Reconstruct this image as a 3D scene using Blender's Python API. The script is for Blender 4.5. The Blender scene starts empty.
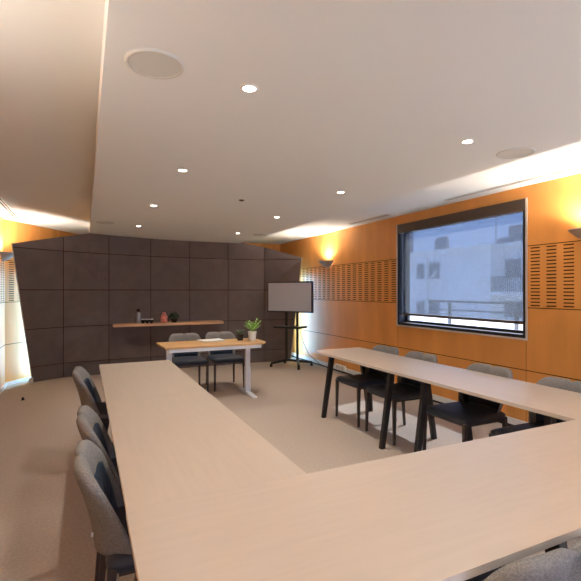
import bpy, bmesh, math, random
from mathutils import Vector, Matrix

PI = math.pi
S = bpy.context.scene
C = S.collection
random.seed(7)

# ------------------------------------------------------------------ camera
cam_d = bpy.data.cameras.new('camera')
cam = bpy.data.objects.new('camera', cam_d)
C.objects.link(cam)
cam_d.sensor_width = 36.0
cam_d.lens = 36.0 * 435.6 / 581.0
cam_d.clip_start = 0.02
cam_d.clip_end = 400
cam.location = (0, 0, 1.45)
cam.rotation_euler = (PI / 2, 0, -math.radians(25.256))
S.camera = cam

# ------------------------------------------------------------------ view, world, sun
S.view_settings.view_transform = 'Standard'
S.view_settings.look = 'None'
S.view_settings.gamma = 1.0
S.view_settings.exposure = 1.25
S.view_settings.use_curve_mapping = False

W = bpy.data.worlds.new('sky')
S.world = W
W.use_nodes = True
nt = W.node_tree
nt.nodes.clear()
wo = nt.nodes.new('ShaderNodeOutputWorld')
bg = nt.nodes.new('ShaderNodeBackground')
tc = nt.nodes.new('ShaderNodeTexCoord')
sx = nt.nodes.new('ShaderNodeSeparateXYZ')
cr = nt.nodes.new('ShaderNodeValToRGB')
cr.color_ramp.elements[0].position = 0.0
cr.color_ramp.elements[0].color = (0.34, 0.44, 0.68, 1)
cr.color_ramp.elements[1].position = 0.6
cr.color_ramp.elements[1].color = (0.26, 0.45, 1.0, 1)
nt.links.new(tc.outputs['Generated'], sx.inputs[0])
nt.links.new(sx.outputs['Z'], cr.inputs[0])
nt.links.new(cr.outputs[0], bg.inputs['Color'])
bg.inputs['Strength'].default_value = 2.2
nt.links.new(bg.outputs[0], wo.inputs[0])


def lamp(name, kind, loc, energy, color, direction=None, **kw):
    d = bpy.data.lights.new(name, kind)
    d.energy = energy
    d.color = color
    for k, v in kw.items():
        setattr(d, k, v)
    o = bpy.data.objects.new(name, d)
    C.objects.link(o)
    o.location = loc
    if direction is not None:
        o.rotation_euler = Vector(direction).to_track_quat('-Z', 'Y').to_euler()
    return o


lamp('sun', 'SUN', (12, 5, 14), 11.5, (1.0, 0.95, 0.88), (-0.63, -0.13, -0.97), angle=0.009)
DOWN_E = 23.0
DOWN_C = (1.0, 0.90, 0.78)
SCONCE_E = 29.0
SCONCE_C = (1.0, 0.88, 0.76)
ADDED_STRIP_E = 9.0


# ------------------------------------------------------------------ materials
def mat(name, color, rough=0.6, metal=0.0, noise=None, bump=None, spec=0.5, coat=0.0):
    m = bpy.data.materials.new(name)
    m.use_nodes = True
    n = m.node_tree.nodes
    b = n['Principled BSDF']
    b.inputs['Base Color'].default_value = (*color, 1)
    b.inputs['Roughness'].default_value = rough
    b.inputs['Metallic'].default_value = metal
    b.inputs['Specular IOR Level'].default_value = spec
    L = m.node_tree.links
    if noise or bump:
        t = n.new('ShaderNodeTexCoord')
        mp = n.new('ShaderNodeMapping')
        L.new(t.outputs['Object'], mp.inputs[0])
    if noise:
        sc, amt, stretch = noise
        mp.inputs['Scale'].default_value = stretch
        nz = n.new('ShaderNodeTexNoise')
        nz.inputs['Scale'].default_value = sc
        nz.inputs['Detail'].default_value = 5
        L.new(mp.outputs[0], nz.inputs['Vector'])
        r = n.new('ShaderNodeValToRGB')
        r.color_ramp.elements[0].position = 0.3
        r.color_ramp.elements[1].position = 0.7
        r.color_ramp.elements[0].color = (*[c * (1 - amt) for c in color], 1)
        r.color_ramp.elements[1].color = (*[min(1, c * (1 + amt)) for c in color], 1)
        L.new(nz.outputs['Fac'], r.inputs[0])
        L.new(r.outputs[0], b.inputs['Base Color'])
    if bump:
        sc, st = bump
        nb = n.new('ShaderNodeTexNoise')
        nb.inputs['Scale'].default_value = sc
        nb.inputs['Detail'].default_value = 3
        L.new(t.outputs['Object'], nb.inputs['Vector'])
        bp = n.new('ShaderNodeBump')
        bp.inputs['Strength'].default_value = st
        bp.inputs['Distance'].default_value = 0.01
        L.new(nb.outputs['Fac'], bp.inputs['Height'])
        L.new(bp.outputs[0], b.inputs['Normal'])
    return m


def emis(name, color, strength):
    m = bpy.data.materials.new(name)
    m.use_nodes = True
    n = m.node_tree.nodes
    b = n['Principled BSDF']
    b.inputs['Base Color'].default_value = (0.8, 0.8, 0.8, 1)
    b.inputs['Emission Color'].default_value = (*color, 1)
    b.inputs['Emission Strength'].default_value = strength
    return m


def seethrough(name, trans, color, fac, gloss=False, translucent=False):
    """mix of transparent and a surface; fac = share of the surface"""
    m = bpy.data.materials.new(name)
    m.use_nodes = True
    n = m.node_tree.nodes
    L = m.node_tree.links
    n.clear()
    o = n.new('ShaderNodeOutputMaterial')
    mx = n.new('ShaderNodeMixShader')
    mx.inputs[0].default_value = fac
    tr = n.new('ShaderNodeBsdfTransparent')
    tr.inputs[0].default_value = (*trans, 1)
    if gloss:
        su = n.new('ShaderNodeBsdfGlossy')
        su.inputs['Roughness'].default_value = 0.02
        su.inputs[0].default_value = (*color, 1)
    else:
        su = n.new('ShaderNodeBsdfDiffuse')
        su.inputs[0].default_value = (*color, 1)
        if translucent:
            tl = n.new('ShaderNodeBsdfTranslucent')
            tl.inputs[0].default_value = (*color, 1)
            ad = n.new('ShaderNodeMixShader')
            ad.inputs[0].default_value = 0.5
            L.new(su.outputs[0], ad.inputs[1])
            L.new(tl.outputs[0], ad.inputs[2])
            su = ad
    L.new(tr.outputs[0], mx.inputs[1])
    L.new(su.outputs[0], mx.inputs[2])
    L.new(mx.outputs[0], o.inputs[0])
    return m


M = {}
M['carpet'] = mat('carpet', (0.44, 0.37, 0.315), 0.95, noise=(60, 0.10, (1, 1, 1)), bump=(320, 0.3), spec=0.1)
M['ceiling'] = mat('ceiling_paint', (0.80, 0.835, 0.825), 0.9, spec=0.1)
M['orange'] = mat('orange_veneer', (0.78, 0.335, 0.082), 0.42, noise=(3.0, 0.10, (6, 1.2, 0.35)), spec=0.35)
M['void'] = mat('dark_void', (0.05, 0.02, 0.008), 0.95, spec=0.0)
M['outer'] = mat('outer_render', (0.6, 0.6, 0.58), 0.9)
M['panel'] = mat('dark_panel', (0.148, 0.119, 0.113), 0.62, noise=(5, 0.10, (1, 1, 1)), spec=0.3)
M['paneledge'] = mat('panel_edge', (0.50, 0.43, 0.32), 0.7)
M['white'] = mat('white_paint', (0.78, 0.78, 0.75), 0.5)
M['trim'] = mat('pale_trim', (0.62, 0.55, 0.47), 0.5)
M['table'] = mat('beech_top', (0.465, 0.39, 0.32), 0.36, noise=(2.6, 0.03, (14, 1.2, 1)), spec=0.45)
M['tableX'] = mat('beech_top_cross', (0.465, 0.39, 0.32), 0.36, noise=(2.6, 0.03, (14, 1.2, 1)), spec=0.45)
M['tedge'] = mat('table_edge', (0.64, 0.58, 0.51), 0.5)
M['black'] = mat('black_metal', (0.014, 0.012, 0.012), 0.45)
M['frame'] = mat('window_black', (0.015, 0.014, 0.014), 0.4)
M['bronze'] = mat('bronze_metal', (0.085, 0.055, 0.035), 0.5)
M['felt'] = mat('grey_felt', (0.225, 0.217, 0.21), 0.9, noise=(170, 0.25, (1, 1, 1)), bump=(260, 0.35), spec=0.1)
M['seat'] = mat('dark_seat', (0.034, 0.042, 0.062), 0.5, bump=(220, 0.15), spec=0.4)
M['pad'] = mat('navy_pad', (0.014, 0.028, 0.055), 0.55, bump=(220, 0.15), spec=0.4)
M['chairleg'] = mat('dark_leg', (0.050, 0.036, 0.032), 0.5)
M['oak'] = mat('oak_top', (0.62, 0.37, 0.16), 0.4, noise=(4, 0.12, (1.0, 12, 1)))
M['shelf'] = mat('shelf_oak', (0.60, 0.36, 0.20), 0.45, noise=(4, 0.12, (1.0, 12, 6)))
M['steel'] = mat('light_steel', (0.74, 0.77, 0.82), 0.42)
M['bottle'] = mat('bottle_steel', (0.42, 0.41, 0.42), 0.32, metal=0.7)
M['blackgloss'] = mat('black_gloss', (0.012, 0.012, 0.014), 0.2)
M['red'] = mat('red_ceramic', (0.62, 0.20, 0.16), 0.35, noise=(22, 0.6, (1, 1, 1)))
M['soil'] = mat('soil', (0.05, 0.03, 0.02), 0.95)
M['leafdark'] = mat('leaf_dark', (0.035, 0.075, 0.030), 0.5, noise=(30, 0.4, (1, 1, 1)))
M['leaf'] = mat('leaf_green', (0.26, 0.52, 0.08), 0.45, noise=(30, 0.35, (1, 1, 1)))
M['leafgrey'] = mat('leaf_grey', (0.13, 0.17, 0.12), 0.6, noise=(40, 0.4, (1, 1, 1)))
M['screen'] = mat('tv_screen_reflection', (0.52, 0.53, 0.58), 0.25)  # window reflection put into the screen's pale base colour
M['tvblack'] = mat('tv_bezel', (0.016, 0.020, 0.034), 0.3)
M['sconce'] = mat('sconce_shell', (0.46, 0.41, 0.37), 0.55)
M['grille'] = mat('speaker_grille', (0.62, 0.635, 0.60), 0.8)
M['glass'] = seethrough('window_glass', (0.96, 0.98, 0.98), (1, 1, 1), 0.05, gloss=True)
M['blind'] = seethrough('blind_fabric', (0.52, 0.55, 0.60), (0.16, 0.17, 0.18), 0.38, translucent=True)
M['facade'] = mat('facade_white', (0.86, 0.84, 0.79), 0.9, noise=(0.6, 0.05, (1, 1, 1)))
M['facadegrey'] = mat('facade_grey', (0.20, 0.21, 0.25), 0.9)
M['glassdark'] = mat('far_window', (0.14, 0.16, 0.2), 0.2)
M['rail'] = mat('rail_grey', (0.05, 0.05, 0.055), 0.5)
M['terrace'] = mat('added_terrace_white', (0.80, 0.79, 0.76), 0.9)
M['ground'] = mat('street', (0.58, 0.57, 0.54), 0.95)
M['cable'] = mat('cable', (0.02, 0.02, 0.02), 0.6)
M['bulb'] = emis('lamp_glow', (1.0, 0.90, 0.76), 8.0)
M['sbulb'] = emis('sconce_glow', (1.0, 0.78, 0.5), 25.0)
M['tube'] = emis('added_tube_glow', (0.55, 0.75, 1.0), 2.5)


# ------------------------------------------------------------------ helpers
def link(name, bm, mats, parent=None, smooth=False, loc=None, rotz=0.0, bevel=0.0):
    me = bpy.data.meshes.new(name)
    bmesh.ops.recalc_face_normals(bm, faces=bm.faces)
    bm.to_mesh(me)
    bm.free()
    for m in (mats if isinstance(mats, (list, tuple)) else [mats]):
        me.materials.append(m)
    if smooth:
        for p in me.polygons:
            p.use_smooth = True
    o = bpy.data.objects.new(name, me)
    C.objects.link(o)
    if parent is not None:
        o.parent = parent
    if loc is not None:
        o.location = loc
    o.rotation_euler[2] = rotz
    if bevel:
        b = o.modifiers.new('bevel', 'BEVEL')
        b.width = bevel
        b.segments = 2
        b.limit_method = 'ANGLE'
    return o


def thing(name, label, cat, loc=(0, 0, 0), rotz=0.0, group=None):
    o = bpy.data.objects.new(name, None)
    o.empty_display_size = 0.1
    C.objects.link(o)
    o.location = loc
    o.rotation_euler = (0, 0, rotz)
    return tag(o, label, cat, group)


def tag(o, label, cat, group=None):
    o['label'] = label
    o['category'] = cat
    if group:
        o['group'] = group
    return o


def struct(o, label=None):
    o['kind'] = 'structure'
    if label:
        o['label'] = label
    return o


def copy_tree(o, parent=None):
    c = o.copy()
    C.objects.link(c)
    if parent is not None:
        c.parent = parent
    for ch in list(o.children):
        copy_tree(ch, c)
    return c


def place(o, loc, rotz, label):
    o.location = loc
    o.rotation_euler = (0, 0, rotz)
    o['label'] = label
    return o


def B():
    return bmesh.new()


def box(bm, x0, x1, y0, y1, z0, z1, mi=0):
    v = [bm.verts.new(p) for p in ((x0, y0, z0), (x1, y0, z0), (x1, y1, z0), (x0, y1, z0),
                                   (x0, y0, z1), (x1, y0, z1), (x1, y1, z1), (x0, y1, z1))]
    for f in ((0, 3, 2, 1), (4, 5, 6, 7), (0, 1, 5, 4), (1, 2, 6, 5), (2, 3, 7, 6), (3, 0, 4, 7)):
        fc = bm.faces.new([v[i] for i in f])
        fc.material_index = mi
    return v


def hexa(bm, pts, mi=0):
    v = [bm.verts.new(p) for p in pts]
    for f in ((0, 3, 2, 1), (4, 5, 6, 7), (0, 1, 5, 4), (1, 2, 6, 5), (2, 3, 7, 6), (3, 0, 4, 7)):
        fc = bm.faces.new([v[i] for i in f])
        fc.material_index = mi


def bar(bm, a, b, wa, wb=None, da=None, db=None, mi=0):
    """square-section bar between a and b, cut level at its ends when it is nearly upright"""
    a, b = Vector(a), Vector(b)
    wb = wa if wb is None else wb
    da = wa if da is None else da
    db = wb if db is None else db
    d = (b - a).normalized()
    if abs(d.z) > 0.7:
        u, w = Vector((1, 0, 0)), Vector((0, 1, 0))
    else:
        u = d.cross(Vector((0, 0, 1))).normalized()
        w = u.cross(d).normalized()
    P = []
    for p, hw, hd in ((a, wa / 2, da / 2), (b, wb / 2, db / 2)):
        for su, sw in ((-1, -1), (1, -1), (1, 1), (-1, 1)):
            P.append(p + u * su * hw + w * sw * hd)
    hexa(bm, P, mi)


def tube(bm, a, b, ra, rb=None, seg=12, mi=0):
    a, b = Vector(a), Vector(b)
    rb = ra if rb is None else rb
    d = (b - a).normalized()
    u = d.orthogonal().normalized()
    w = d.cross(u)
    r0 = [bm.verts.new(a + (u * math.cos(t) + w * math.sin(t)) * ra) for t in [2 * PI * i / seg for i in range(seg)]]
    r1 = [bm.verts.new(b + (u * math.cos(t) + w * math.sin(t)) * rb) for t in [2 * PI * i / seg for i in range(seg)]]
    for i in range(seg):
        j = (i + 1) % seg
        bm.faces.new((r0[i], r0[j], r1[j], r1[i])).material_index = mi
    bm.faces.new(r0[::-1]).material_index = mi
    bm.faces.new(r1).material_index = mi


def path_tube(bm, pts, r, seg=8):
    pts = [Vector(p) for p in pts]
    rings = []
    for i, p in enumerate(pts):
        d = (pts[min(i + 1, len(pts) - 1)] - pts[max(i - 1, 0)]).normalized()
        u = d.cross(Vector((0.3, 0.2, 1))).normalized()
        w = d.cross(u)
        rings.append([bm.verts.new(p + (u * math.cos(2 * PI * k / seg) + w * math.sin(2 * PI * k / seg)) * r) for k in range(seg)])
    for a, b in zip(rings, rings[1:]):
        for k in range(seg):
            bm.faces.new((a[k], a[(k + 1) % seg], b[(k + 1) % seg], b[k]))
    bm.faces.new(rings[0][::-1])
    bm.faces.new(rings[-1])


def lathe(bm, prof, c=(0, 0, 0), seg=24, a0=0.0, a1=2 * PI, mi=0):
    """revolve (radius, z) pairs about the vertical through c"""
    full = abs(a1 - a0 - 2 * PI) < 1e-6
    n = seg if full else seg + 1
    rows = []
    for r, z in prof:
        if r < 1e-6:
            rows.append([bm.verts.new((c[0], c[1], c[2] + z))])
        else:
            rows.append([bm.verts.new((c[0] + r * math.cos(a0 + (a1 - a0) * i / seg), c[1] + r * math.sin(a0 + (a1 - a0) * i / seg), c[2] + z)) for i in range(n)])
    for p, q in zip(rows, rows[1:]):
        for i in range(seg):
            j = (i + 1) % n
            vs = []
            for v in (p[i if len(p) > 1 else 0], p[j if len(p) > 1 else 0], q[j if len(q) > 1 else 0], q[i if len(q) > 1 else 0]):
                if v not in vs:
                    vs.append(v)
            if len(vs) > 2:
                bm.faces.new(vs).material_index = mi


def skin(bm, p0, p1, zmax, holes, off=0.0, mi=0, backing=0.035, mback=1, openings=()):
    """upright wall face from p0 to p1 (plan), cells inside a hole left out, dark backing behind the holes.
    The face looks to the left of p0 -> p1."""
    p0, p1 = Vector(p0), Vector(p1)
    Lw = (p1 - p0).length
    d = (p1 - p0) / Lw
    nrm = Vector((d.y, -d.x))          # to the back of the wall
    rects = list(holes) + list(openings)
    for rs, back, want in ((rects, off, mi), (list(openings), off + backing, mback)):
        ss = sorted({0.0, Lw, *[round(min(max(v, 0), Lw), 5) for r in rs for v in r[:2]]})
        zs = sorted({0.0, zmax, *[round(min(max(v, 0), zmax), 5) for r in rs for v in r[2:]]})
        V = {}

        def vert(i, j):
            if (i, j) not in V:
                q = p0 + d * ss[i] + nrm * back
                V[(i, j)] = bm.verts.new((q.x, q.y, zs[j]))
            return V[(i, j)]
        for i in range(len(ss) - 1):
            cs = (ss[i] + ss[i + 1]) / 2
            near = [r for r in rs if r[0] < cs < r[1]]
            for j in range(len(zs) - 1):
                cz = (zs[j] + zs[j + 1]) / 2
                if any(r[2] < cz < r[3] for r in near):
                    continue
                bm.faces.new((vert(i, j), vert(i + 1, j), vert(i + 1, j + 1), vert(i, j + 1))).material_index = want


# ------------------------------------------------------------------ room shell
XL, XR = -1.10, 4.12
YF, YB = -3.0, 9.3
ZC = 2.53          # side bays of the ceiling
ZS = 2.37          # lowered middle of the ceiling
BAND = (1.28, 1.90)
WIN = (3.03, 5.07, 0.955, 2.405)
ADDED_WIN = (-1.52, 0.52, 0.92, 2.37)

bm = B()
box(bm, XL - 0.3, XR + 0.17, YF - 0.2, YB + 0.3, -0.2, 0.0)
struct(link('floor', bm, M['carpet']), 'beige brown carpet floor')

bm = B()
box(bm, XL - 0.3, XR + 0.17, YF - 0.2, YB + 0.3, ZC, ZC + 0.25)
box(bm, 0.068, 2.76, YF, 7.45, ZS, ZC + 0.001)
box(bm, 0.068, 2.76, 7.45, 8.24, ZS + 0.010, ZC + 0.001)
struct(link('ceiling', bm, M['ceiling']), 'white ceiling with lowered middle slab')


def slots(s_centers, z0=BAND[0], z1=BAND[1], w=0.10, n=18):
    p = (z1 - z0) / n
    out = []
    for s in s_centers:
        for k in range(n):
            zc = z0 + p * (k + 0.5)
            out.append((s - w / 2, s + w / 2, zc - 0.0058, zc + 0.0058))
    return out


G = 0.004


def grooves(L):
    return [(0, L, z - G, z + G) for z in (0.625, BAND[0] - 0.008, BAND[1] + 0.008)]


# right wall: s runs from the front (YF) to the back (YB)
Lr = YB - YF
ops = [(w[0] - YF, w[1] - YF, w[2], w[3]) for w in (WIN, ADDED_WIN)]
far = [5.165 + 0.1725 * k - YF for k in range(24) if 5.165 + 0.1725 * k < YB - 0.08]
near = [2.93 - 0.169 * k - YF for k in range(14)]
bm = B()
hl = slots(far) + slots(near) + grooves(Lr)
vj = [(y - YF - 0.002, y - YF + 0.002, 0.0, 0.92) for y in (3.03, 5.07)]
skin(bm, (XR, YF), (XR, YB), ZC, hl + vj, openings=ops)
for y0, y1, z0, z1 in ((YF, ADDED_WIN[0], 0, ZC), (ADDED_WIN[1], WIN[0], 0, ZC), (WIN[1], YB, 0, ZC), (WIN[0], WIN[1], 0, WIN[2]), (WIN[0], WIN[1], WIN[3], ZC),
                       (ADDED_WIN[0], ADDED_WIN[1], 0, ADDED_WIN[2]), (ADDED_WIN[0], ADDED_WIN[1], ADDED_WIN[3], ZC)):
    box(bm, XR + 0.04, XR + 0.17, y0, y1, z0, z1, 2)
struct(link('wall_right', bm, [M['orange'], M['void'], M['outer']]), 'orange veneer wall with slotted acoustic bands')

# left wall and the slanting wall behind the dark panels
bm = B()
Ll = 7.83 - YF
skin(bm, (XL, 7.83), (XL, YF), ZC, slots([0.12 + 0.17 * k for k in range(20)]) + grooves(Ll))
box(bm, XL - 0.3, XL - 0.05, YF, 7.83, 0, ZC, 2)
struct(link('wall_left', bm, [M['orange'], M['void'], M['outer']]), 'orange veneer wall at the left')
bm = B()
pe = (-0.115, YB)
Ld = (Vector(pe) - Vector((XL, 7.83))).length
skin(bm, pe, (XL, 7.83), ZC, slots([Ld - 0.13 - 0.17 * k for k in range(8)]) + grooves(Ld))
struct(link('wall_corner', bm, [M['orange'], M['void']]), 'slanting orange veneer wall behind the dark panels')
bm = B()
box(bm, XL - 0.3, XR + 0.3, YB, YB + 0.2, 0, ZC)
struct(link('wall_rear', bm, M['orange']), 'orange wall behind the dark panels')

# front wall behind the camera with a wide glazed opening added for daylight
bm = B()
FW = (0.9, 3.95, 0.06, 2.46)
box(bm, XL - 0.3, FW[0], YF - 0.2, YF, 0, ZC)
box(bm, FW[1], XR + 0.3, YF - 0.2, YF, 0, ZC)
box(bm, FW[0], FW[1], YF - 0.2, YF, 0, FW[2])
box(bm, FW[0], FW[1], YF - 0.2, YF, FW[3], ZC)
struct(link('wall_front', bm, M['white']), 'white wall behind the camera')

# baseboards
bm = B()
box(bm, XR - 0.022, XR - 0.001, YF, YB, 0.03, 0.095)
box(bm, XR - 0.012, XR - 0.001, YF, YB, 0.0, 0.03, 1)
struct(link('baseboard_right', bm, [M['white'], M['black']]), 'white skirting duct along the orange wall')
bm = B()
d = (Vector(pe) - Vector((XL, 7.83))).normalized()
n = Vector((d.y, -d.x))
a, b = Vector((XL, 7.83)), Vector(pe)
for t0, t1, z0, z1, mi in ((0.001, 0.03, 0.0, 0.05, 0),):
    hexa(bm, [(*(a + n * t0), z0), (*(b + n * t0), z0), (*(b + n * t1), z0), (*(a + n * t1), z0),
              (*(a + n * t0), z1), (*(b + n * t0), z1), (*(b + n * t1), z1), (*(a + n * t1), z1)], mi)
box(bm, XL + 0.001, XL + 0.03, YF, 7.83, 0, 0.05)
struct(link('baseboard_left', bm, M['white']), 'white skirting along the left walls')

# dark panelled partition: seams given as (bottom x, y), (x, y at 2.06 m)
SEAMS = [((-0.745, 7.97), (-0.922, 7.25)), ((-0.328, 8.19), (-0.306, 7.66)), ((0.379, 8.22), (0.366, 7.96)), ((1.08, 8.22), (1.072, 8.16)),
         ((1.782, 8.22), (1.782, 8.22)), ((2.530, 8.22), (2.530, 8.22)), ((3.285, 8.22), (3.262, 8.14)), ((3.845, 8.17), (3.850, 7.66))]
TOPS = [2.115, 2.285, 2.45, 2.45, 2.45, 2.45, 2.315, 2.10]
ROWS = [0.0, 0.245, 0.855, 1.46, 2.065]


def spt(i, z, fr=0.0):
    (xb, yb), (xt, yt) = SEAMS[i]
    k = z / 2.06
    p = Vector((xb + (xt - xb) * k, yb + (yt - yb) * k, z))
    return p


def surf(i, u, z):
    return spt(i, z).lerp(spt(i + 1, z), u)


bm = B()
g = 0.0055
for i in range(7):
    wid = (spt(i + 1, 1) - spt(i, 1)).length
    u0, u1 = g / wid, 1 - g / wid
    if i == 0:
        u0 = 0
    if i == 6:
        u1 = 1
    for r in range(5):
        z0 = ROWS[r] + (g if r else 0.0)
        if r < 4:
            zl = zr = ROWS[r + 1] - g
        else:
            zl, zr = TOPS[i], TOPS[i + 1]
            zl, zr = max(zl, z0 + 0.02), max(zr, z0 + 0.02)
        P = [surf(i, u0, z0), surf(i, u1, z0), surf(i, u1, zr), surf(i, u0, zl)]
        nb = Vector((0, 0.022, 0))
        hexa(bm, [P[0], P[1], P[1] + nb, P[0] + nb, P[3], P[2], P[2] + nb, P[3] + nb], 0)
    # core behind the tiles
    f0, f1 = Vector((0, 0.016, 0)), Vector((0, 0.075, 0))
    for r in range(5):
        za = ROWS[r]
        zl, zr = (ROWS[r + 1], ROWS[r + 1]) if r < 4 else (TOPS[i] - 0.004, TOPS[i + 1] - 0.004)
        P = [spt(i, za), spt(i + 1, za), spt(i + 1, zr), spt(i, zl)]
        hexa(bm, [P[0] + f0, P[1] + f0, P[1] + f1, P[0] + f1, P[3] + f0, P[2] + f0, P[2] + f1, P[3] + f1], 1)
for i, sgn in ((0, -1), (7, 1)):      # pale end faces of the partition
    a, b = spt(i, 0.0), spt(i, TOPS[i])
    o1, o2 = Vector((0.014 * sgn, -0.002, 0)), Vector((0.014 * sgn, 0.085, 0))
    i1, i2 = Vector((0, -0.002, 0)), Vector((0, 0.085, 0))
    hexa(bm, [a + o1, a + i1, a + i2, a + o2, b + o1, b + i1, b + i2, b + o2], 2)
struct(link('wall_back', bm, [M['panel'], M['void'], M['paneledge']]), 'dark brown panelled partition with tapered wings')

# small block at the left foot of the partition
bm = B()
box(bm, -0.79, -0.735, 7.84, 7.95, 0, 0.075)
tag(link('floor_block', bm, M['paneledge'], bevel=0.004), 'small beige block at the foot of the dark partition', 'block')


# ------------------------------------------------------------------ windows
def make_window(name, w, label):
    y0, y1, z0, z1 = w
    root = bpy.data.objects.new(name, None)
    C.objects.link(root)
    struct(root, label)
    bm = B()                                    # black lining of the opening
    t = 0.035
    box(bm, XR - 0.004, XR + 0.17, y0, y0 + t, z0, z1)
    box(bm, XR - 0.004, XR + 0.17, y1 - t, y1, z0, z1)
    box(bm, XR - 0.004, XR + 0.17, y0 + t, y1 - t, z0, z0 + t)
    box(bm, XR - 0.004, XR + 0.17, y0 + t, y1 - t, z1 - t, z1)
    struct(link('window_lining', bm, M['frame'], root))
    bm = B()                                    # sash bars
    q = 0.045
    xa, xb = XR + 0.11, XR + 0.16
    box(bm, xa, xb, y0 + t, y0 + t + q, z0 + t, z1 - t)
    box(bm, xa, xb, y1 - t - q, y1 - t, z0 + t, z1 - t)
    box(bm, xa, xb, y0 + t + q, y1 - t - q, z0 + t, z0 + t + q * 0.7)
    box(bm, xa, xb, y0 + t + q, y1 - t - q, z1 - t - q, z1 - t)
    struct(link('window_frame', bm, M['frame'], root, bevel=0.003))
    bm = B()
    box(bm, XR + 0.13, XR + 0.136, y0 + t + q, y1 - t - q, z0 + t + q * 0.7, z1 - t - q)
    struct(link('window_pane', bm, M['glass'], root))
    bm = B()                                    # thin pale edge round the opening
    e = 0.020
    xa, xb = XR - 0.012, XR - 0.0045
    box(bm, xa, xb, y0 - e, y0, z0 - e, z1)
    box(bm, xa, xb, y1, y1 + e, z0 - e, z1)
    box(bm, xa, xb, y0, y1, z0 - e, z0)
    struct(link('window_trim', bm, M['trim'], root))
    return root


make_window('window_1', WIN, 'black framed window in the orange wall')
make_window('added_window_2', ADDED_WIN, 'added black framed window beside the camera, out of view')  # added out of view to let more daylight in
bm = B()
for x0, x1, z0, z1 in ((FW[0], FW[0] + .05, FW[2], FW[3]), (FW[1] - .05, FW[1], FW[2], FW[3]), (FW[0], FW[1], FW[2], FW[2] + .05), (FW[0], FW[1], FW[3] - .05, FW[3]),
                       (2.40, 2.45, FW[2], FW[3])):
    box(bm, x0, x1, YF - 0.12, YF - 0.06, z0, z1)
w3 = struct(link('added_window_3', bm, M['frame']), 'added wide window behind the camera for daylight')  # added glazing, unseen, brightening the room from the front
bm = B()
box(bm, FW[0] + .05, FW[1] - .05, YF - 0.095, YF - 0.09, FW[2] + .05, FW[3] - .05)
struct(link('window_pane', bm, M['glass'], w3))

# roller blind in the visible window
bl = thing('roller_blind', 'grey blue mesh roller blind drawn down the window almost to the sill', 'blind', (XR + 0.06, 4.05, 1.03))
y0, y1 = -(4.05 - WIN[0]) + 0.04, WIN[1] - 4.05 - 0.04
bm = B()
box(bm, -0.068, 0.03, y0 - 0.004, y1 + 0.004, 2.280 - 1.03, 2.368 - 1.03)
box(bm, -0.072, -0.0645, y0 - 0.038, y1 + 0.038, 2.280 - 1.03, 2.403 - 1.03)
link('cassette', bm, M['bronze'], bl, bevel=0.004)
bm = B()
box(bm, -0.001, 0.001, y0 + 0.012, y1 - 0.012, 1.122 - 1.03, 2.285 - 1.03)
link('fabric', bm, M['blind'], bl)
bm = B()
box(bm, -0.012, 0.012, y0 + 0.008, y1 - 0.008, 1.092 - 1.03, 1.124 - 1.03)
link('bottom_bar', bm, M['bronze'], bl, bevel=0.003)

# ------------------------------------------------------------------ outside
bm = B()
box(bm, 4.6, 160, -120, 160, -12.2, -12.0)
struct(link('ground', bm, M['ground']), 'street level far below the window')

bd = thing('apartment_building', 'pale flat roofed apartment building seen through the window blind', 'building', (24, 22, -12))


def off(p):
    return (p[0] - 24, p[1] - 22, p[2] + 12)


def obox(bm, x0, x1, y0, y1, z0, z1, mi=0):
    box(bm, x0 - 24, x1 - 24, y0 - 22, y1 - 22, z0 + 12, z1 + 12, mi)


bm = B()
obox(bm, 24, 34, 20.2, 32.0, -12, 4.3)
obox(bm, 25.2, 34, 4, 20.2, -12, 4.35)
link('wall', bm, M['facade'], bd)
bm = B()
obox(bm, 23.85, 34.2, 20.05, 32.0, 4.3, 4.52)
obox(bm, 25.0, 34.2, 4, 20.05, 4.35, 4.6)
link('roof_edge', bm, M['facade'], bd)
for (ya, yb, za, zb, xx) in ((26.3, 27.2, 2.35, 3.58, 24), (24.7, 25.8, 2.35, 3.58, 24), (26.3, 27.2, -0.46, 0.6, 24), (24.7, 25.8, -0.46, 0.6, 24),
                             (18.9, 20.0, 2.3, 3.5, 25.2), (18.8, 20.1, -0.3, 0.75, 25.2), (15.4, 16.6, 2.3, 3.5, 25.2)):
    bm = B()
    obox(bm, xx - 0.03, xx + 0.05, ya, yb, za, zb)
    wf = link('window', bm, M['facadegrey'], bd)
    bm = B()
    for k in (0, 1):
        h = (yb - ya) / 2
        obox(bm, xx - 0.04, xx - 0.031, ya + h * k + 0.08, ya + h * (k + 1) - 0.05, za + 0.08, zb - 0.08)
    link('pane', bm, M['glassdark'], wf)
bm = B()
obox(bm, 24.0, 25.2, 14.5, 20.2, 1.15, 1.35)
bal = link('balcony', bm, M['facade'], bd)
bm = B()
obox(bm, 24.02, 24.06, 14.5, 20.2, 2.28, 2.36)
for k in range(38):
    y = 14.6 + 0.15 * k
    obox(bm, 24.025, 24.055, y, y + 0.04, 1.35, 2.28)
link('railing', bm, M['rail'], bal)
bm = B()
tube(bm, off((23.85, 25.95, -6)), off((23.85, 25.95, 3.9)), 0.13)
tube(bm, off((23.85, 25.9, 1.9)), off((23.85, 24.9, 2.9)), 0.10)
link('downpipe', bm, M['white'], bd)
bm = B()
obox(bm, 24.6, 25.0, 24.75, 25.85, 4.52, 5.35)
for y in (24.8, 25.15, 25.5):
    obox(bm, 24.7, 24.9, y, y + 0.24, 5.35, 5.55)
link('chimney', bm, M['facadegrey'], bd)
bm = B()
obox(bm, 25.6, 30, 12.0, 20.1, 4.6, 5.75)
link('roof_housing', bm, M['facadegrey'], bd)
bm = B()
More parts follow.
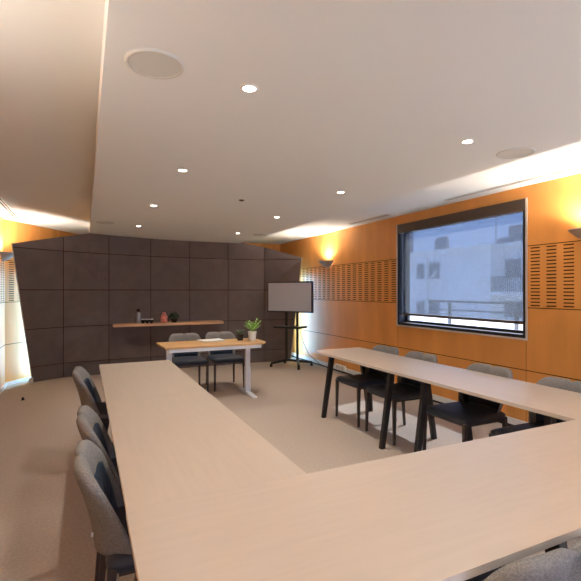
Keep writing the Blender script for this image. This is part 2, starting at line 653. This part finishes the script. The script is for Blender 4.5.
lathe(bm, [(0.55, 0), (0.5, 0.25), (0.3, 0.45), (0, 0.5)], off((25.4, 20.2, 4.55)), 16)
link('roof_vent', bm, M['facadegrey'], bd, smooth=True)
bm = B()
tube(bm, off((25, 20.6, 4.5)), off((25, 20.6, 6.6)), 0.03)
link('antenna', bm, M['rail'], bd)
bm = B()
box(bm, 36, 40, 46, 58, -12, 15)
box(bm, 35.8, 40, 46, 58, 15, 15.4)
box(bm, 35.95, 36.02, 48, 50, 2, 5)
tag(link('neighbouring_building', bm, M['facadegrey']), 'grey building at the far left edge of the window view', 'building')

rl = thing('terrace_railing', 'dark grey two bar railing outside the window', 'railing', (8, 5, -0.2))
bm = B()
box(bm, -0.03, 0.03, -3.0, 3.6, 1.36, 1.41)
box(bm, -0.02, 0.02, -3.0, 3.6, 1.165, 1.20)
link('rail', bm, M['rail'], rl)
for y in (-2.6, -0.75, 1.1, 2.91):
    bm = B()
    box(bm, -0.03, 0.03, y - 0.03, y + 0.03, 0.0, 1.36)
    link('post', bm, M['rail'], rl)
bm = B()
box(bm, 4.6, 8.4, -6, 14, -0.5, -0.2)
box(bm, 8.15, 8.4, -6, 14, -0.2, 0.80)
struct(link('terrace_floor', bm, M['facade']), 'pale terrace outside the window')
bm = B()
box(bm, -9, 14, -16, YF - 0.2, -0.5, -0.05)
struct(link('terrace_floor', bm, M['terrace']), 'added white terrace behind the camera bouncing sunlight indoors')  # added unseen terrace, reflects sun up to the ceiling

# ------------------------------------------------------------------ ceiling fittings
dl0 = None
spots = [((0.675, 1.87), 'recessed ceiling spotlight nearest the large speaker, lit'),
         ((0.675, 3.36), 'lit recessed ceiling spotlight, second from the front of the left row'),
         ((0.672, 4.89), 'lit recessed ceiling spotlight, third from the front of the left row'),
         ((0.69, 6.54), 'lit recessed ceiling spotlight nearest the partition in the left row'),
         ((2.13, 1.96), 'lit recessed ceiling spotlight beside the right hand round speaker'),
         ((2.16, 3.48), 'lit recessed ceiling spotlight, second from the front of the right row'),
         ((2.17, 5.00), 'lit recessed ceiling spotlight, third from the front of the right row'),
         ((2.21, 6.66), 'lit recessed ceiling spotlight nearest the partition in the right row')]
added_spots = [(0.675, 0.30)]  # added lamp out of view, light only, no fitting
for k, ((x, y), lb) in enumerate(spots):
    if dl0 is None:
        dl0 = thing('ceiling_spotlight', lb, 'light', (x, y, ZS), 0, 'recessed spotlights in the lowered ceiling')
        bm = B()
        lathe(bm, [(0.029, -0.004), (0.034, -0.006), (0.040, -0.004), (0.042, 0.0)], seg=28)
        link('rim', bm, M['white'], dl0, smooth=True)
        bm = B()
        lathe(bm, [(0.0, -0.0015), (0.029, -0.0015), (0.029, -0.004)], seg=28)
        link('lens', bm, M['bulb'], dl0)
    else:
        o = copy_tree(dl0)
        place(o, (x, y, ZS), 0, lb)
for x, y in [s[0] for s in spots] + added_spots:
    lamp('spot_lamp', 'SPOT', (x, y, ZS - 0.012), DOWN_E, DOWN_C, (0, 0, -1), spot_size=math.radians(125), spot_blend=0.9, shadow_soft_size=0.035)

sp0 = None
for (x, y), lb in (((0.257, 1.835), 'large pale round ceiling speaker at the top left'),
                   ((0.245, 6.40), 'round ceiling speaker by the left end of the dark partition'),
                   ((2.60, 1.99), 'round ceiling speaker above the right end of the window'),
                   ((2.62, 6.72), 'round ceiling speaker near the television')):
    if sp0 is None:
        sp0 = thing('ceiling_speaker', lb, 'speaker', (x, y, ZS), 0, 'round speakers in the ceiling')
        bm = B()
        lathe(bm, [(0.100, -0.006), (0.104, -0.009), (0.114, -0.007), (0.118, 0.0)], seg=40)
        link('rim', bm, M['grille'], sp0, smooth=True)
        bm = B()
        lathe(bm, [(0.0, -0.0055), (0.103, -0.0055), (0.103, -0.001)], seg=40)
        link('grille', bm, M['grille'], sp0)
    else:
        place(copy_tree(sp0), (x, y, ZS), 0, lb)
bm = B()
lathe(bm, [(0.0, -0.012), (0.012, -0.012), (0.014, -0.009), (0.028, -0.005), (0.030, 0)], seg=20)
tag(link('smoke_detector', bm, M['bronze'], loc=(1.44, 4.22, ZS)), 'small dark detector in the middle of the lowered ceiling', 'detector')

vt = 0
for x, ya, yb, lb in ((3.90, 0.0, 3.93, 'long pale linear air vent in the ceiling beside the window'),
                      (3.90, 5.0, 6.0, 'short pale linear air vent in the ceiling beyond the window'),
                      (-0.92, 4.0, 7.72, 'pale linear air vent in the ceiling at the far left')):
    v = thing('air_vent', lb, 'vent', (x, ya, ZC), 0, 'linear air vents')
    bm = B()
    for dx in (-0.032, 0.0, 0.032):
        box(bm, dx - 0.006, dx + 0.006, 0, yb - ya, -0.005, 0.0)
    box(bm, -0.038, 0.038, -0.008, 0, -0.005, 0.0)
    box(bm, -0.038, 0.038, yb - ya, yb - ya + 0.008, -0.005, 0.0)
    link('blades', bm, M['white'], v)
    bm = B()
    box(bm, -0.034, 0.034, 0, yb - ya, -0.0012, -0.0002)
    link('slot', bm, M['void'], v)

# wall lamps: half bowls open at the top
sc_defs = [((XR, 7.05), PI, 'half bowl wall lamp lit on the orange wall near the television', True),
           ((XR, 2.36), PI, 'half bowl wall lamp lit at the right edge of the photo', True),
           ((XL, 7.50), 0.0, 'half bowl wall lamp beside the left end of the dark partition', True)]
added_wall_lamps = [((XR, -2.0), PI), ((XL, 1.5), 0.0), ((XL, -1.8), 0.0)]  # added lamps out of view, without bowls, brightening the room
sc0 = None
ZSC = 1.875
for (x, y), rz, lb, _ in sc_defs:
    if sc0 is None:
        sc0 = thing('wall_lamp', lb, 'lamp', (x, y, ZSC), rz, 'half bowl wall lamps')
        bm = B()
        prof = [(0.0, 0.0), (0.04, 0.006), (0.095, 0.035), (0.148, 0.075), (0.188, 0.115), (0.198, 0.124), (0.193, 0.127),
                (0.181, 0.117), (0.140, 0.079), (0.09, 0.043), (0.04, 0.014), (0.0, 0.010)]
        lathe(bm, prof, (0.012, 0, 0), 24, -PI / 2, PI / 2)
        link('bowl', bm, M['sconce'], sc0, smooth=True)
        bm = B()
        box(bm, 0.0, 0.018, -0.03, 0.03, 0.035, 0.10)
        link('bracket', bm, M['sconce'], sc0)
        bm = B()
        tube(bm, (0.055, -0.035, 0.085), (0.055, 0.035, 0.085), 0.011)
        link('bulb', bm, M['sbulb'], sc0)
    else:
        place(copy_tree(sc0), (x, y, ZSC), rz, lb)
for (x, y), rz in [(s[0], s[1]) for s in sc_defs] + added_wall_lamps:
    sgn = 1 if rz == 0.0 else -1
    lamp('wall_lamp_light', 'SPOT', (x + sgn * 0.125, y, ZSC + 0.11), SCONCE_E * (0.7 if y == 1.5 else 1.0), SCONCE_C, (sgn * 0.25, 0, 1), spot_size=math.radians(165), spot_blend=0.6, shadow_soft_size=0.04)

# bluish strip lights added behind the partition's two wings to whiten the walls
for (x, y), lb in (((3.80, 8.43), 'added bluish upright strip light behind the right wing of the dark partition'),
                   ((-0.55, 8.32), 'added bluish upright strip light behind the left wing of the dark partition')):
    t = thing('added_strip_light', lb, 'light', (x, y, 0), 0, 'added strip lights behind the partition')
    bm = B()
    lathe(bm, [(0, 0), (0.05, 0), (0.05, 0.02), (0, 0.02)], seg=16)
    link('base', bm, M['white'], t)
    bm = B()
    tube(bm, (0, 0, 0.02), (0, 0, 1.75), 0.02)
    link('tube', bm, M['tube'], t)
    aim = Vector((0.85, -0.52, 0)) if x > 0 else Vector((-0.79, -0.61, 0))
    o = lamp('added_strip_lamp', 'AREA', Vector((x, y, 0.90)) + aim * 0.03, ADDED_STRIP_E, (0.30, 0.62, 0.95), aim, shape='RECTANGLE', size=0.03, size_y=1.7, spread=math.radians(125))


# ------------------------------------------------------------------ tables
def make_table(name, L, Wd, mtop, label, group, along='y'):
    """origin at the floor, centre; long axis y"""
    t = thing(name, label, 'table', (0, 0, 0), 0, group)
    bm = B()
    box(bm, -Wd / 2, Wd / 2, -L / 2, L / 2, 0.7165, 0.74)
    for f in bm.faces:
        if abs(f.normal.z) < 0.5:
            pass
    bm.normal_update()
    for f in bm.faces:
        if abs(f.normal.z) < 0.5:
            f.material_index = 1
    link('tabletop', bm, [mtop, M['tedge']], t)
    bm = B()
    for y in (-L / 2 + 0.225, L / 2 - 0.225):
        box(bm, -Wd / 2 + 0.09, Wd / 2 - 0.09, y - 0.025, y + 0.025, 0.69, 0.7165)
    for x in (-0.12, 0.12):
        box(bm, x - 0.02, x + 0.02, -L / 2 + 0.25, L / 2 - 0.25, 0.69, 0.7165)
    link('subframe', bm, M['black'], t)
    for sx_ in (-1, 1):
        for sy in (-1, 1):
            bm = B()
            y = sy * (L / 2 - 0.225)
            bar(bm, (sx_ * (Wd / 2 - 0.015), y, 0.0), (sx_ * (Wd / 2 - 0.125), y, 0.70), 0.048, 0.060, 0.042, 0.042)
            link('leg', bm, M['black'], t, bevel=0.005)
    return t


TL = 1.529
tb = make_table('meeting_table', TL, 0.655, M['table'], '', 'long beech meeting tables in a u shape')
place(tb, (0.450, 3.795, 0), 0, 'beech table at the far end of the left row, next to the desk')
tb2 = copy_tree(tb)
place(tb2, (0.450, 2.2635, 0), 0, 'long beech table in the left row beside the two nearest chairs')
tb3 = copy_tree(tb)
place(tb3, (2.775, 3.795, 0), 0, 'beech table in front of the window, its far end near the television')
tb4 = copy_tree(tb)
place(tb4, (2.775, 2.2635, 0), 0, 'beech table in the right row, its near end meeting the cross table')
tx = make_table('meeting_table', 1.4995, 0.69, M['tableX'], 'beech cross table in the foreground joining the left row', 'long beech meeting tables in a u shape')
place(tx, (0.869, 1.153, 0), PI / 2, 'beech cross table in the foreground joining the left row')
tx2 = copy_tree(tx)
place(tx2, (2.369, 1.153, 0), PI / 2, 'beech cross table in the foreground joining the right row')

# ------------------------------------------------------------------ chairs
CH = 0.80


def back_top(u):
    """height of the top edge across the back, u in -1..1: two soft lobes with a notch between"""
    return 1.0 - 0.04 * math.exp(-(u / 0.06) ** 2) - 0.23 * max(0, (abs(u) - 0.62) / 0.38) ** 2.6


def shell_grid(nu, nv):
    return [[(-1 + 2 * i / nu, j / nv) for i in range(nu + 1)] for j in range(nv + 1)]


def back_center(u, v, top=None):
    """mid surface of the backrest: local x across, y to the rear"""
    zt = 0.45 + (CH - 0.45) * v * (back_top(u) if top is None else top)
    k = (zt - 0.45) / (CH - 0.45)
    half = 0.200 + 0.040 * math.sin(min(1, k * 1.15) * PI / 2)
    x = u * half
    y = 0.262 + 0.020 * k + 0.055 * k * k - u ** 4 * (0.045 + 0.07 * max(0.0, 1 - k / 0.8))
    return Vector((x, y, zt))


def make_backrest():
    bm = B()
    nu, nv = 32, 18
    th = 0.026
    front, rear = [], []
    for j in range(nv + 1):
        fr, rr = [], []
        for i in range(nu + 1):
            u, v = -1 + 2 * i / nu, j / nv
            c = back_center(u, v)
            lob = (1 - math.exp(-(u / 0.14) ** 2))
            eu = max(0.0, 1 - abs(u) ** 8)
            ev = max(0.0, 1 - v ** 14)
            t = th * (0.42 + 0.58 * math.sqrt(eu * ev)) * (0.55 + 0.45 * lob) * (0.75 + 0.45 * v)
            fr.append(bm.verts.new(c + Vector((0, -t, 0))))
            rr.append(bm.verts.new(c + Vector((0, t, 0))))
        front.append(fr)
        rear.append(rr)
    for j in range(nv):
        for i in range(nu):
            bm.faces.new((front[j][i], front[j][i + 1], front[j + 1][i + 1], front[j + 1][i]))
            bm.faces.new((rear[j][i + 1], rear[j][i], rear[j + 1][i], rear[j + 1][i + 1]))
    for j in range(nv):
        bm.faces.new((front[j][0], front[j + 1][0], rear[j + 1][0], rear[j][0]))
        bm.faces.new((front[j][nu], rear[j][nu], rear[j + 1][nu], front[j + 1][nu]))
    for i in range(nu):
        bm.faces.new((front[nv][i], front[nv][i + 1], rear[nv][i + 1], rear[nv][i]))
        bm.faces.new((front[0][i], rear[0][i], rear[0][i + 1], front[0][i + 1]))
    return bm


def make_pad():
    """dark padded lining on the inner face, sewn with a zigzag"""
    bm = B()
    nu, nv = 48, 24
    grid = []
    for j in range(nv + 1):
        row = []
        for i in range(nu + 1):
            u, v = (-1 + 2 * i / nu) * 0.84, 0.06 + 0.64 * j / nv
            c = back_center(u, v)
            k = (u / 0.84 * 2.0) % 1.0
            zig = abs(k - 0.5) * 2 * 0.45 + 0.22
            vv = j / nv
            seam = math.exp(-((vv - zig) / 0.035) ** 2) * (1 if 0.08 < vv < 0.9 else 0)
            edge = min(1, min(i, nu - i) / 3, min(j, nv - j) / 2)
            row.append(bm.verts.new(c + Vector((0, -0.026 - 0.012 * edge + 0.007 * seam * edge, 0))))
        grid.append(row)
    for j in range(nv):
        for i in range(nu):
            bm.faces.new((grid[j][i], grid[j][i + 1], grid[j + 1][i + 1], grid[j + 1][i]))
    ed = [e for e in bm.edges if e.is_boundary]
    r = bmesh.ops.extrude_edge_only(bm, edges=ed)
    for v in r['geom']:
        if isinstance(v, bmesh.types.BMVert):
            v.co.y += 0.016
    return bm


def make_seat():
    bm = B()
    nx, ny = 14, 14
    top, bot = [], []
    for j in range(ny + 1):
        tr, br = [], []
        for i in range(nx + 1):
            a, b = -1 + 2 * i / nx, -1 + 2 * j / ny
            hw = 0.236 - 0.012 * (b + 1) / 2
            # squircle corners
            x, y = a * hw, b * 0.245
            cr_ = max(0, abs(a) - 0.85) * max(0, abs(b) - 0.85) / 0.0225
            x -= math.copysign(0.012 * cr_, a)
            y -= math.copysign(0.012 * cr_, b)
            e = max(abs(a), abs(b))
            dz = 0.020 * max(0, (e - 0.80) / 0.20) ** 2
            dome = 0.008 * (1 - a * a) * (1 - b * b)
            tr.append(bm.verts.new((x, y, 0.468 + dome - dz)))
            br.append(bm.verts.new((x * 0.985, y * 0.985, 0.415)))
        top.append(tr)
        bot.append(br)
    for j in range(ny):
        for i in range(nx):
            bm.faces.new((top[j][i], top[j][i + 1], top[j + 1][i + 1], top[j + 1][i]))
            bm.faces.new((bot[j][i], bot[j + 1][i], bot[j + 1][i + 1], bot[j][i + 1]))
    for j in range(ny):
        bm.faces.new((top[j][0], top[j + 1][0], bot[j + 1][0], bot[j][0]))
        bm.faces.new((top[j][nx], bot[j][nx], bot[j + 1][nx], top[j + 1][nx]))
    for i in range(nx):
        bm.faces.new((top[0][i], bot[0][i], bot[0][i + 1], top[0][i + 1]))
        bm.faces.new((top[ny][i], top[ny][i + 1], bot[ny][i + 1], bot[ny][i]))
    return bm


def make_chair():
    t = thing('meeting_chair', '', 'chair', (0, 0, 0), 0, 'grey upholstered meeting chairs')
    link('seat', make_seat(), M['seat'], t, smooth=True)
    br = link('backrest', make_backrest(), M['felt'], t, smooth=True)
    link('back_lining', make_pad(), M['pad'], br, smooth=True)
    bm = B()
    tube(bm, (-0.13, 0.285, 0.53), (-0.13, 0.293, 0.53), 0.008, seg=10)
    link('stud', bm, M['steel'], br)
    bm = B()
    for sx_ in (-1, 1):
        box(bm, sx_ * 0.20 - 0.012, sx_ * 0.20 + 0.012, -0.19, 0.20, 0.395, 0.416)
    for y in (-0.19, 0.19):
        box(bm, -0.19, 0.19, y - 0.012, y + 0.012, 0.395, 0.416)
    link('seat_frame', bm, M['chairleg'], t)
    for sx_ in (-1, 1):
        for sy in (-1, 1):
            bm = B()
            if sy < 0:
                a, b = (sx_ * 0.222, -0.228, 0.0), (sx_ * 0.216, -0.222, 0.43)
            else:
                a, b = (sx_ * 0.220, 0.262, 0.0), (sx_ * 0.206, 0.222, 0.43)
            bar(bm, a, b, 0.022, 0.034)
            link('leg', bm, M['chairleg'], t, bevel=0.004)
    return t


ch0 = make_chair()
chairs = [
    # x, y, rz, label
    (0.315, 1.93, PI / 2 - 0.01, 'grey chair on the left nearest the camera, beside the left table'),
    (0.315, 2.56, PI / 2 - 0.01, 'grey chair on the left, middle of three, mostly hidden by the nearest chair'),
    (0.265, 3.98, PI / 2 - 0.06, 'grey chair at the far end of the left table row, two rounded lobes showing'),
    (2.85, 4.09, -PI / 2, 'grey chair behind the right table farthest from the camera'),
    (2.85, 3.50, -PI / 2, 'grey chair behind the right table, second from the television end'),
    (2.85, 2.66, -PI / 2, 'grey chair behind the right table with a dark blue seat in full view'),
    (2.85, 1.98, -PI / 2, 'grey chair behind the right table at the right edge, seat half hidden'),
    (1.36, 6.34, 0.0, 'chair behind the white legged desk, left of the pair'),
    (1.905, 6.34, 0.0, 'chair behind the white legged desk, right of the pair beside the plants'),
    (1.12, 1.03, PI, 'chair whose pale grey back fills the bottom right corner'),
]
for k, (x, y, rz, lb) in enumerate(chairs):
    o = ch0 if k == 0 else copy_tree(ch0)
    place(o, (x, y, 0), rz, lb)

# ------------------------------------------------------------------ desk
dk = thing('sit_stand_desk', 'oak topped desk with white steel legs in front of the dark partition', 'desk', (1.57, 5.84, 0))
bm = B()
P = [(-0.67, -0.32), (0.62, -0.32), (0.71, -0.20), (0.71, 0.20), (0.66, 0.30), (-0.69, 0.32)]
vb = [bm.verts.new((x, y, 0.716)) for x, y in P]
vt_ = [bm.verts.new((x, y, 0.741)) for x, y in P]
bm.faces.new(vb[::-1])
bm.faces.new(vt_)
for i in range(len(P)):
    j = (i + 1) % len(P)
    bm.faces.new((vb[i], vb[j], vt_[j], vt_[i]))
link('desktop', bm, M['oak'], dk, bevel=0.003)
bm = B()
box(bm, -0.63, 0.60, -0.312, -0.27, 0.672, 0.716)
box(bm, -0.62, 0.58, 0.22, 0.26, 0.675, 0.716)
for x in (-0.58, 0.50):
    box(bm, x - 0.03, x + 0.03, -0.27, 0.22, 0.675, 0.716)
link('crossbar', bm, M['steel'], dk)
for x in (-0.58, 0.50):
    bm = B()
    box(bm, x - 0.04, x + 0.04, -0.06, 0.0, 0.03, 0.38)
    box(bm, x - 0.034, x + 0.034, -0.054, -0.006, 0.38, 0.676)
    lg = link('leg', bm, M['steel'], dk, bevel=0.004)
    bm = B()
    hexa(bm, [(x - 0.035, -0.33, 0), (x + 0.035, -0.33, 0), (x + 0.035, 0.30, 0), (x - 0.035, 0.30, 0),
              (x - 0.035, -0.33, 0.018), (x + 0.035, -0.33, 0.018), (x + 0.035, 0.30, 0.018), (x - 0.035, 0.30, 0.018)])
    hexa(bm, [(x - 0.034, -0.30, 0.018), (x + 0.034, -0.30, 0.018), (x + 0.034, 0.27, 0.018), (x - 0.034, 0.27, 0.018),
              (x - 0.034, -0.08, 0.04), (x + 0.034, -0.08, 0.04), (x + 0.034, 0.02, 0.04), (x - 0.034, 0.02, 0.04)])
    link('foot', bm, M['steel'], lg, bevel=0.003)

lt = thing('laptop', 'closed silver laptop lying on the oak desk', 'laptop', (1.60, 6.0, 0.741), 0.12)
bm = B()
box(bm, -0.165, 0.165, -0.11, 0.11, 0.003, 0.012)
link('base', bm, M['steel'], lt, bevel=0.003)
bm = B()
box(bm, -0.165, 0.165, -0.11, 0.11, 0.0125, 0.019)
link('lid', bm, M['white'], lt, bevel=0.003)
bm = B()
for x, y in ((-.14, -.09), (.14, -.09), (-.14, .09), (.14, .09)):
    tube(bm, (x, y, 0), (x, y, 0.003), 0.008, seg=8)
link('rubber_feet', bm, M['blackgloss'], lt)


def leaf(bm, base, direction, length, width, droop=0.4, n=4):
    d = Vector(direction).normalized()
    side = d.cross(Vector((0, 0, 1)))
    if side.length < 1e-3:
        side = Vector((1, 0, 0))
    side.normalize()
    p = Vector(base)
    L_, R_, Mi = [], [], []
    for i in range(n + 1):
        f = i / n
        w = width * math.sin(PI * min(1, 0.12 + f * 0.88)) * 0.5 + 0.0004
        up = side.cross(d)
        L_.append(bm.verts.new(p - side * w + up * w * 0.3))
        R_.append(bm.verts.new(p + side * w + up * w * 0.3))
        Mi.append(bm.verts.new(p))
        d = (d + Vector((0, 0, -droop / n))).normalized()
        p = p + d * (length / n)
    for i in range(n):
        bm.faces.new((L_[i], Mi[i], Mi[i + 1], L_[i + 1]))
        bm.faces.new((Mi[i], R_[i], R_[i + 1], Mi[i + 1]))


def pot(parent, r0, r1, h, m):
    bm = B()
    lathe(bm, [(0, 0), (r0, 0), (r1, h), (r1 - 0.006, h), (r1 - 0.010, h - 0.015), (0, h - 0.015)], seg=24)
    p = link('pot', bm, m, parent, smooth=False)
    bm = B()
    lathe(bm, [(r1 - 0.0105, h - 0.0145), (r1 * 0.5, h - 0.010), (0, h - 0.009)], seg=18)
    link('soil', bm, M['soil'], parent)
    return p


fp = thing('potted_fern', 'bright green fern in a white pot at the right end of the desk', 'plant', (2.16, 5.86, 0.741))
pot(fp, 0.048, 0.062, 0.125, M['white'])
bm = B()
for k in range(15):
    a = k * 2.4
    el = 0.8 + 1.6 * random.random()
    d = Vector((math.cos(a), math.sin(a), el * 1.1))
    L_ = 0.13 + 0.075 * random.random()
    path_tube(bm, [(0, 0, 0.112), d.normalized() * L_ * 0.4 + Vector((0, 0, 0.115)), d.normalized() * L_ * 0.75 + Vector((0, 0, 0.112))], 0.0015, 5)
    for q in range(7):
        f = 0.35 + 0.65 * q / 6
        base = d.normalized() * L_ * f + Vector((0, 0, 0.115 - 0.015 * f * f))
        sd = d.cross(Vector((0, 0, 1))).normalized() * (1 if q % 2 else -1)
        leaf(bm, base, sd + d * 0.6, 0.05, 0.018, 0.3)
link('fronds', bm, M['leaf'], fp)

sp = thing('potted_succulent', 'small grey green plant in a dark pot left of the fern on the desk', 'plant', (2.00, 5.92, 0.741))
pot(sp, 0.040, 0.048, 0.085, M['blackgloss'])
bm = B()
for k in range(40):
    a = k * 2.4
    leaf(bm, (0.02 * math.cos(a), 0.02 * math.sin(a), 0.078), (math.cos(a), math.sin(a), 0.8 + 1.8 * random.random()), 0.07 + 0.035 * random.random(), 0.022, 0.5)
link('foliage', bm, M['leafgrey'], sp)

# ------------------------------------------------------------------ wall shelf and what stands on it
bm = B()
box(bm, 0.43, 2.335, 7.86, 8.205, 0.832, 0.878)
tag(link('wall_shelf', bm, M['shelf'], bevel=0.003), 'long narrow oak shelf fixed to the dark partition', 'shelf')
ZSH = 0.878
t = thing('water_bottle', 'slim metal bottle with a black cap at the left of the shelf', 'bottle', (0.84, 7.98, ZSH))
bm = B()
lathe(bm, [(0, 0), (0.040, 0), (0.042, 0.006), (0.042, 0.15), (0.030, 0.185), (0.022, 0.20), (0, 0.20)], seg=24)
link('body', bm, M['bottle'], t, smooth=True)
bm = B()
lathe(bm, [(0.026, 0.2), (0.026, 0.242), (0.020, 0.25), (0, 0.25)], seg=20)
link('cap', bm, M['blackgloss'], t, smooth=True)
c0 = None
for x, lb in ((0.915, 'small black bowl on the shelf, next to the metal bottle'), (0.985, 'small black bowl on the shelf, middle of three'), (1.055, 'small black bowl on the shelf, nearest the red jar')):
    if c0 is None:
        bm = B()
        lathe(bm, [(0, 0), (0.022, 0), (0.034, 0.035), (0.034, 0.072), (0.030, 0.072), (0.030, 0.037), (0.018, 0.008), (0, 0.008)], seg=22)
        lathe(bm, [(0.0345, 0.064), (0.0355, 0.072), (0.030, 0.075), (0.0295, 0.066)], seg=22, mi=1)
        c0 = tag(link('bowl', bm, [M['blackgloss'], M['steel']], smooth=True, loc=(x, 7.96, ZSH)), lb, 'bowl', 'small bowls on the shelf')
    else:
        place(copy_tree(c0), (x, 7.96, ZSH), 0, lb)
t = thing('red_jar', 'red and pink patterned jar on the shelf left of the bushy plant', 'jar', (1.272, 7.97, ZSH))
bm = B()
lathe(bm, [(0, 0), (0.055, 0), (0.062, 0.02), (0.062, 0.10), (0.05, 0.13), (0.03, 0.145), (0, 0.145)], seg=24)
link('body', bm, M['red'], t, smooth=True)
bm = B()
lathe(bm, [(0.03, 0.145), (0.034, 0.15), (0.034, 0.175), (0.02, 0.185), (0, 0.188)], seg=18)
link('lid', bm, M['red'], t, smooth=True)
t = thing('potted_plant', 'bushy dark green plant in a dark pot on the shelf', 'plant', (1.455, 8.0, ZSH))
pot(t, 0.045, 0.055, 0.075, M['blackgloss'])
bm = B()
for k in range(110):
    a = k * 2.39996
    rr = 0.10 * math.sqrt((k + 0.5) / 110)
    zz = 0.07 + 0.12 * (1 - (rr / 0.10) ** 2) * random.uniform(0.4, 1.0)
    leaf(bm, (rr * 0.75 * math.cos(a), rr * 0.75 * math.sin(a), zz), (math.cos(a), math.sin(a), random.uniform(-0.2, 0.9)), 0.05, 0.032, 0.5)
link('foliage', bm, M['leafdark'], t)

# ------------------------------------------------------------------ television on its stand
TVC = Vector((3.56, 7.50, 0))
ang = math.atan2(-0.83, 0.56)            # direction of the screen's right edge
tvr = ang                                # local +x = screen right, local -y = front
st = thing('television_stand', 'black wheeled stand with two posts under the television', 'stand', TVC, tvr)
for sx_ in (-1, 1):
    bm = B()
    box(bm, sx_ * 0.12 - 0.022, sx_ * 0.12 + 0.022, 0.0, 0.035, 0.11, 1.30)
    link('post', bm, M['black'], st, bevel=0.004)
for sx_ in (-1, 1):
    bm = B()
    bar(bm, (sx_ * 0.13, 0.02, 0.115), (sx_ * 0.30, -0.25, 0.075), 0.05, 0.04)
    bar(bm, (sx_ * 0.13, 0.02, 0.115), (sx_ * 0.30, 0.25, 0.075), 0.05, 0.04)
    ft = link('foot', bm, M['black'], st, bevel=0.004)
    for yy in (-0.25, 0.25):
        bm = B()
        tube(bm, (sx_ * 0.30 - 0.014, yy, 0.030), (sx_ * 0.30 + 0.014, yy, 0.030), 0.030, seg=18)
        tube(bm, (sx_ * 0.30, yy, 0.03), (sx_ * 0.30, yy, 0.07), 0.010, seg=8)
        link('caster', bm, M['blackgloss'], ft)
bm = B()
box(bm, -0.14, 0.14, 0.0, 0.035, 0.10, 0.14)
link('base_bar', bm, M['black'], st)
bm = B()
box(bm, -0.27, 0.27, -0.22, 0.12, 0.74, 0.775)
link('tray', bm, M['black'], st, bevel=0.004)
bm = B()
box(bm, -0.22, 0.22, -0.015, 0.0, 1.22, 1.26)
box(bm, -0.22, 0.22, -0.015, 0.0, 1.40, 1.44)
box(bm, -0.13, -0.10, 0.0, 0.035, 1.18, 1.46)
box(bm, 0.10, 0.13, 0.0, 0.035, 1.18, 1.46)
link('bracket', bm, M['black'], st)
tv = thing('television', 'flat television on the wheeled stand, screen coloured pale as reflecting the window', 'television', TVC + Vector((0, 0, 1.035)), tvr)
bm = B()
box(bm, -0.50, 0.485, -0.075, -0.016, 0.0, 0.585)
link('casing', bm, M['tvblack'], tv, bevel=0.006)
bm = B()
box(bm, -0.478, 0.463, -0.0775, -0.0755, 0.025, 0.560)
link('screen', bm, M['screen'], tv)
bm = B()
tip = TVC + Vector((0.12, 0.02, 0.75))
path_tube(bm, [(3.66, 7.42, 0.80), (3.70, 7.40, 0.66), (3.74, 7.34, 0.45), (3.80, 7.25, 0.25), (3.90, 7.0, 0.10), (4.02, 6.72, 0.03), (4.07, 6.55, 0.02)], 0.006, 6)
tag(link('power_cable', bm, M['cable'], smooth=True), 'thin black cable running from the television stand to the skirting', 'cable')
bm = B()
box(bm, XR - 0.06, XR - 0.022, 6.42, 6.74, 0.045, 0.135)
so = tag(link('socket_box', bm, M['white'], bevel=0.004), 'white socket box on the skirting under the orange wall', 'socket')
bm = B()
for y in (6.49, 6.58, 6.67):
    box(bm, XR - 0.062, XR - 0.060, y - 0.025, y + 0.025, 0.062, 0.118)
link('outlet', bm, M['trim'], so)

# small floor stud at the left
bm = B()
lathe(bm, [(0, 0.035), (0.012, 0.033), (0.016, 0.02), (0.014, 0.004), (0.03, 0.0)], seg=16)
tag(link('floor_stud', bm, M['blackgloss'], loc=(-0.745, 6.73, 0)), 'small dark stud standing on the carpet at the far left', 'stud')
